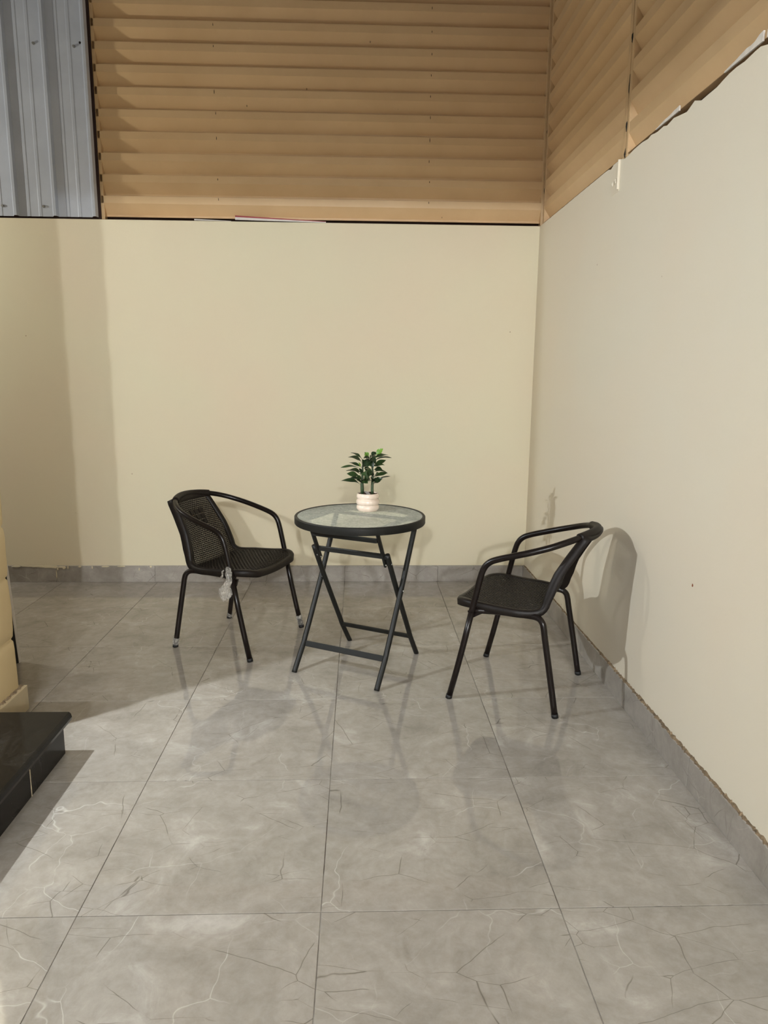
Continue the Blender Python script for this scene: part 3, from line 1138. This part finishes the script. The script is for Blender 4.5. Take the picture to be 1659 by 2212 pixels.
# ------------------------------------------------------------------ table
TB = thing('folding_table', 'round folding bistro table with pebbled glass top between the chairs', 'table', (0.0045, 3.155, 0), math.radians(-28.7))
ZTOP, RTOP = 0.703, 0.292
lathe('top_rim', [(RTOP - 0.012, ZTOP - 0.034), (RTOP - 0.002, ZTOP - 0.034), (RTOP, ZTOP - 0.031), (RTOP, ZTOP - 0.004), (RTOP - 0.003, ZTOP), (RTOP - 0.010, ZTOP),
                  (RTOP - 0.012, ZTOP - 0.002)], M_TABLE, TB, 96)
# replace the filled lathe caps by an open ring
rimo = TB.children[-1]
bm = bmesh.new()
bm.from_mesh(rimo.data)
big = [f_ for f_ in bm.faces if len(f_.verts) > 8]
bmesh.ops.delete(bm, geom=big, context='FACES')
vb = [v for v in bm.verts]
edges = [e for e in bm.edges if e.is_boundary]
bmesh.ops.bridge_loops(bm, edges=edges)
bmesh.ops.recalc_face_normals(bm, faces=bm.faces)
bm.to_mesh(rimo.data)
bm.free()
auto_smooth(rimo, 35)
gl = lathe('glass_top', [(RTOP - 0.013, ZTOP - 0.007), (RTOP - 0.013, ZTOP - 0.002)], M_GLASS, TB, 96, False)
gl.data.materials.append(M_GLASSU)
for f_ in gl.data.polygons:
    if f_.normal.z < 0.5:
        f_.material_index = 1
# rails under the glass running front to back
for sx in (-1, 1):
    bar('under_rail', (0.192 * sx, -0.200, ZTOP - 0.0145), (0.192 * sx, 0.200, ZTOP - 0.0145), 0.024, 0.013, M_TABLE, TB)
TR = 0.0116
# outer frame: near feet, leaning away to the far side of the top
for sx in (-1, 1):
    x = 0.2085 * sx
    lg = tube('leg', catmull([(x, -0.233, 0.0), (x, -0.208, 0.036), (x, -0.160, 0.103), (x, -0.147, 0.124), (x, -0.136, 0.145), (x, -0.10, 0.206), (x, 0.0, 0.385), (x, 0.090, 0.555), (x, 0.157, 0.684)], 4), TR * 1.02, M_TABLE, TB)
# inner frame: far feet, leaning towards the viewer
for sx in (-1, 1):
    x = 0.1845 * sx
    lg = tube('leg', catmull([(x, 0.233, 0.0), (x, 0.208, 0.036), (x, 0.162, 0.104), (x, 0.149, 0.125), (x, 0.138, 0.146), (x, 0.102, 0.208), (x, 0.0, 0.385), (x, -0.060, 0.495), (x, -0.094, 0.560)], 4), TR, M_TABLE, TB)
    lg['label'] = 'inner leg with a free upper end'
bar('foot_bar', (-0.205, -0.150, 0.112), (0.205, -0.150, 0.112), 0.009, 0.026, M_TABLE, TB, (0, 0.35, 0.94))
bar('foot_bar', (-0.182, 0.150, 0.114), (0.182, 0.150, 0.114), 0.009, 0.022, M_TABLE, TB, (0, -0.35, 0.94))
bar('hinge_bar', (-0.184, -0.090, 0.550), (0.184, -0.090, 0.550), 0.012, 0.022, M_TABLE, TB)
bar('top_bar', (-0.160, -0.142, 0.628), (0.160, -0.142, 0.628), 0.012, 0.020, M_TABLE, TB)
tube('pivot_bar', [(-0.21, 0.150, 0.672), (0.21, 0.150, 0.672)], 0.008, M_TABLE, TB)
for sx in (-1, 1):
    x = 0.1655 * sx
    bar('latch_arm', (x, -0.165, 0.690), (x, -0.068, 0.500), 0.012, 0.020, M_TABLE, TB, (0, 1, 0.5), 0.004)
scm = bpy.data.meshes.new('rivet')
bm = bmesh.new()
bmesh.ops.create_uvsphere(bm, u_segments=10, v_segments=6, radius=0.0038)
bm.to_mesh(scm)
bm.free()
scm.materials.append(M_SCREW)
for p in ((-0.198, -0.004, 0.392), (0.221, -0.004, 0.380), (0.176, -0.088, 0.512), (-0.176, -0.080, 0.515), (0.196, -0.072, 0.515), (-0.156, -0.080, 0.508), (0.160, -0.168, 0.668)):
    o = link('rivet', scm, None, TB)
    o.location = p

# ------------------------------------------------------------------ potted plant on the table
def pix_to_z(px, py, z):
    dd = fw + r2 * ((px - 829.5) / F) - u2 * ((py - 1106) / F)
    t = (z - CAMH) / dd.z
    return Vector((0, 0, CAMH)) + dd * t


pp = pix_to_z(794.5, 1101.5, ZTOP)
PL = thing('potted_plant', 'small dark green leafy plant in a ridged cream pot on the table', 'potted plant', (pp.x, pp.y, ZTOP - 0.002))
k_ = pp.y / F * 1.012                       # metres per pixel at the pot
R0 = 24.6 * k_
H0 = 38.0 * k_
prof = [(R0 * 0.80, 0.0), (R0 * 0.88, 0.002)]
nb = 3
for b in range(nb):
    for q in range(9):
        a = q / 8 * PI
        z = (b + q / 8) / nb * (H0 - 0.004) + 0.003
        rb = (0.93, 0.96, 0.92)[b]
        prof.append((R0 * (rb - 0.03 + 0.11 * math.sin(a) ** 0.75 - (0.02 if b == 0 and q == 0 else 0)), z))
prof += [(R0 * 0.93, H0), (R0 * 0.86, H0 + 0.0005), (R0 * 0.84, H0 - 0.004), (R0 * 0.84, H0 - 0.012)]
lathe('pot', prof, M_POT, PL, 48)
V, Fc = [], []
rnd = random.Random(5)
for i in range(7):
    for k in range(20):
        a = 2 * PI * k / 20
        V.append((R0 * 0.85 * i / 6 * math.cos(a), R0 * 0.85 * i / 6 * math.sin(a), H0 - 0.004 + rnd.uniform(-0.002, 0.004)))
for i in range(6):
    for k in range(20):
        Fc.append((i * 20 + k, i * 20 + (k + 1) % 20, (i + 1) * 20 + (k + 1) % 20, (i + 1) * 20 + k))
link('soil', mesh_py('soil', V, Fc, False, M_SOIL), None, PL)
ZS = 11.06


def pz(zx, zy, y=0.0):
    return Vector(((zx - 830) / ZS * k_, y, (1630 - zy) / ZS * k_))


tube('stem', [pz(700, 1270, 0.004), pz(695, 1100, 0.002), pz(690, 980), pz(700, 760), pz(705, 560), pz(730, 430)], [0.0078, 0.0082, 0.0072, 0.005, 0.0036, 0.0024], M_STEM, PL, 8)
tube('stem', [pz(935, 1250, -0.004), pz(932, 1120, -0.002), pz(935, 980), pz(945, 760), pz(930, 540), pz(900, 400), pz(890, 330)], [0.0066, 0.0068, 0.006, 0.005, 0.004, 0.003, 0.002], M_STEM, PL, 8)


def leaf(base, tip, wd, m, bend, roll, seed):
    """one leaf blade with a short stalk, folded along its midrib"""
    rnd = random.Random(seed)
    L = (tip - base).length
    t = (tip - base).normalized()
    upv = Vector((0, 0, 1))
    s = t.cross(upv)
    s = s.normalized() if s.length > 1e-3 else Vector((1, 0, 0))
    n = s.cross(t)
    s2_ = s * math.cos(roll) + n * math.sin(roll)
    n2 = n * math.cos(roll) - s * math.sin(roll)
    W = [0.05, 0.06, 0.10, 0.30, 0.58, 0.80, 0.95, 1.0, 0.95, 0.80, 0.58, 0.30, 0.02]
    V, Fc = [], []
    nW = len(W)
    for i, q in enumerate(W):
        f_ = i / (nW - 1)
        c = base + t * (L * f_) + n2 * (bend * L * 4 * f_ * (1 - f_)) + Vector((0, 0, 0.10 * L * bend * math.sin(2 * PI * f_)))
        h = q * wd / 2
        tw = 0.35 * math.sin(f_ * 4 + seed * 1.7)
        e1 = s2_ * math.cos(tw) + n2 * math.sin(tw)
        e2 = n2 * math.cos(tw) - s2_ * math.sin(tw)
        V += [c + e1 * h + e2 * (0.30 * h), c, c - e1 * h + e2 * (0.30 * h)]
    for i in range(nW - 1):
        a = i * 3
        Fc += [(a, a + 1, a + 4, a + 3), (a + 1, a + 2, a + 5, a + 4)]
    off = len(V)
    V += [v - n2 * 0.0007 for v in V]
    Fc += [tuple(off + q for q in reversed(f_)) for f_ in Fc]
    me = bpy.data.meshes.new('leaf')
    me.from_pydata([tuple(v) for v in V], [], Fc)
    me.polygons.foreach_set('use_smooth', [True] * len(me.polygons))
    me.materials.append(m)
    return link('leaf', me, None, PL)


LD, LM, LL = M_LEAFD, M_LEAFM, M_LEAFL
# base x,y  tip x,y (in the close-up of the plant), depth of base and tip (m), width, material, bend, roll
leaves = [
    (705, 520, 360, 335, 0, -.03, .026, LD, .16, .5), (700, 400, 415, 262, 0, .03, .022, LM, .10, .2), (790, 345, 750, 225, 0, -.01, .019, LL, .0, 1.2),
    (860, 350, 760, 240, 0, .012, .02, LL, .0, 1.0), (890, 340, 1020, 240, 0, .02, .022, LD, .05, .8), (1000, 320, 1185, 140, 0, -.005, .022, LL, .08, 1.25),
    (930, 400, 1325, 315, 0, .035, .024, LM, .10, .3), (930, 490, 1385, 350, 0, -.02, .027, LD, .14, .5), (900, 420, 720, 360, 0, -.035, .026, LD, .15, .6),
    (900, 430, 740, 520, 0, -.045, .03, LD, .2, .7), (900, 430, 1010, 430, 0, -.05, .03, LD, .2, .9), (890, 400, 1060, 360, 0, .04, .028, LD, .12, .4),
    (930, 580, 1262, 435, 0, .03, .022, LM, .05, .3), (930, 600, 1222, 520, 0, -.03, .024, LM, .12, .5), (930, 620, 1010, 500, 0, -.03, .024, LM, .05, 1.0),
    (700, 610, 378, 488, 0, .015, .018, LD, .08, .4), (640, 600, 615, 462, 0, -.01, .017, LL, .0, 1.3), (700, 640, 180, 605, 0, .01, .020, LM, .10, .2),
    (700, 760, 415, 620, 0, -.03, .022, LD, .10, .3), (650, 790, 640, 600, 0, -.025, .024, LD, .05, 1.0), (690, 790, 300, 695, 0, .03, .022, LD, .14, .4),
    (690, 830, 330, 725, 0, -.025, .028, LM, .05, .9), (705, 640, 910, 650, 0, -.035, .022, LM, .12, .3), (705, 800, 935, 665, 0, -.03, .022, LM, .14, .6),
    (945, 660, 1180, 655, 0, -.03, .026, LD, .14, .5), (945, 720, 1300, 720, 0, -.02, .024, LM, .16, .4), (945, 860, 1090, 700, 0, -.03, .026, LM, .05, 1.1),
    (945, 860, 1300, 735, 0, .02, .020, LM, .08, .3), (690, 960, 415, 855, 0, .03, .022, LD, .10, .4), (690, 1060, 195, 905, 0, -.012, .022, LD, .17, .3),
    (690, 960, 760, 835, 0, -.035, .026, LD, .10, .7), (720, 960, 930, 700, 0, -.035, .034, LM, .10, 1.1), (730, 980, 880, 830, 0, -.045, .030, LM, .05, 1.2),
    (935, 1040, 1370, 810, 0, .012, .020, LD, .15, .3), (935, 1000, 1170, 835, 0, -.025, .030, LD, .05, 1.0), (940, 960, 905, 800, 0, -.03, .022, LD, .05, 1.2),
    (760, 420, 700, 560, .0, -.05, .03, LD, .2, .6), (880, 420, 800, 560, .0, -.05, .03, LD, .2, .6), (880, 420, 960, 560, .0, -.05, .03, LD, .2, .6), (860, 400, 1010, 490, 0, -.04, .03, LD, .2, .6), (700, 1000, 560, 870, 0, -.035, .026, LD, .12, .6), (690, 930, 830, 940, 0, -.045, .03, LM, .15, .6), (935, 930, 800, 900, 0, -.03, .026, LM, .15, .6), (935, 900, 1060, 930, 0, -.045, .028, LD, .15, .6), (940, 700, 860, 760, 0, -.04, .026, LD, .15, .7), (700, 720, 800, 760, 0, -.04, .026, LM, .15, .7),
    (800, 560, 900, 470, 0, -.04, .026, LD, .1, .8), (820, 450, 770, 330, 0, -.04, .026, LD, .1, .8), (760, 700, 850, 600, 0, .02, .024, LD, .1, .8), (840, 420, 900, 300, 0, -.03, .024, LD, .05, .9),
    (705, 560, 860, 520, 0, -.03, .020, LD, .08, .6), (705, 560, 790, 620, 0, .03, .02, LD, .08, .6), (700, 880, 560, 830, 0, -.035, .026, LM, .08, .9)]
for q, (bx, by, tx, ty, yb_, yt_, wd, m, bend, roll) in enumerate(leaves):
    sgn = 1 if tx >= bx else -1
    leaf(pz(bx, by, yb_), pz(tx, ty, yt_), wd * 1.12, m, bend, -max(0.35, roll * 0.75) * sgn, q)
# a dry grey leaf stuck in the soil
tg = leaf(pz(940, 1265, -0.028), pz(735, 1140, -0.022), 0.012, M_TAG, 0.0, 0.9, 77)
tg.name = 'dry_leaf'
tg['label'] = 'dry grey leaf on the soil'
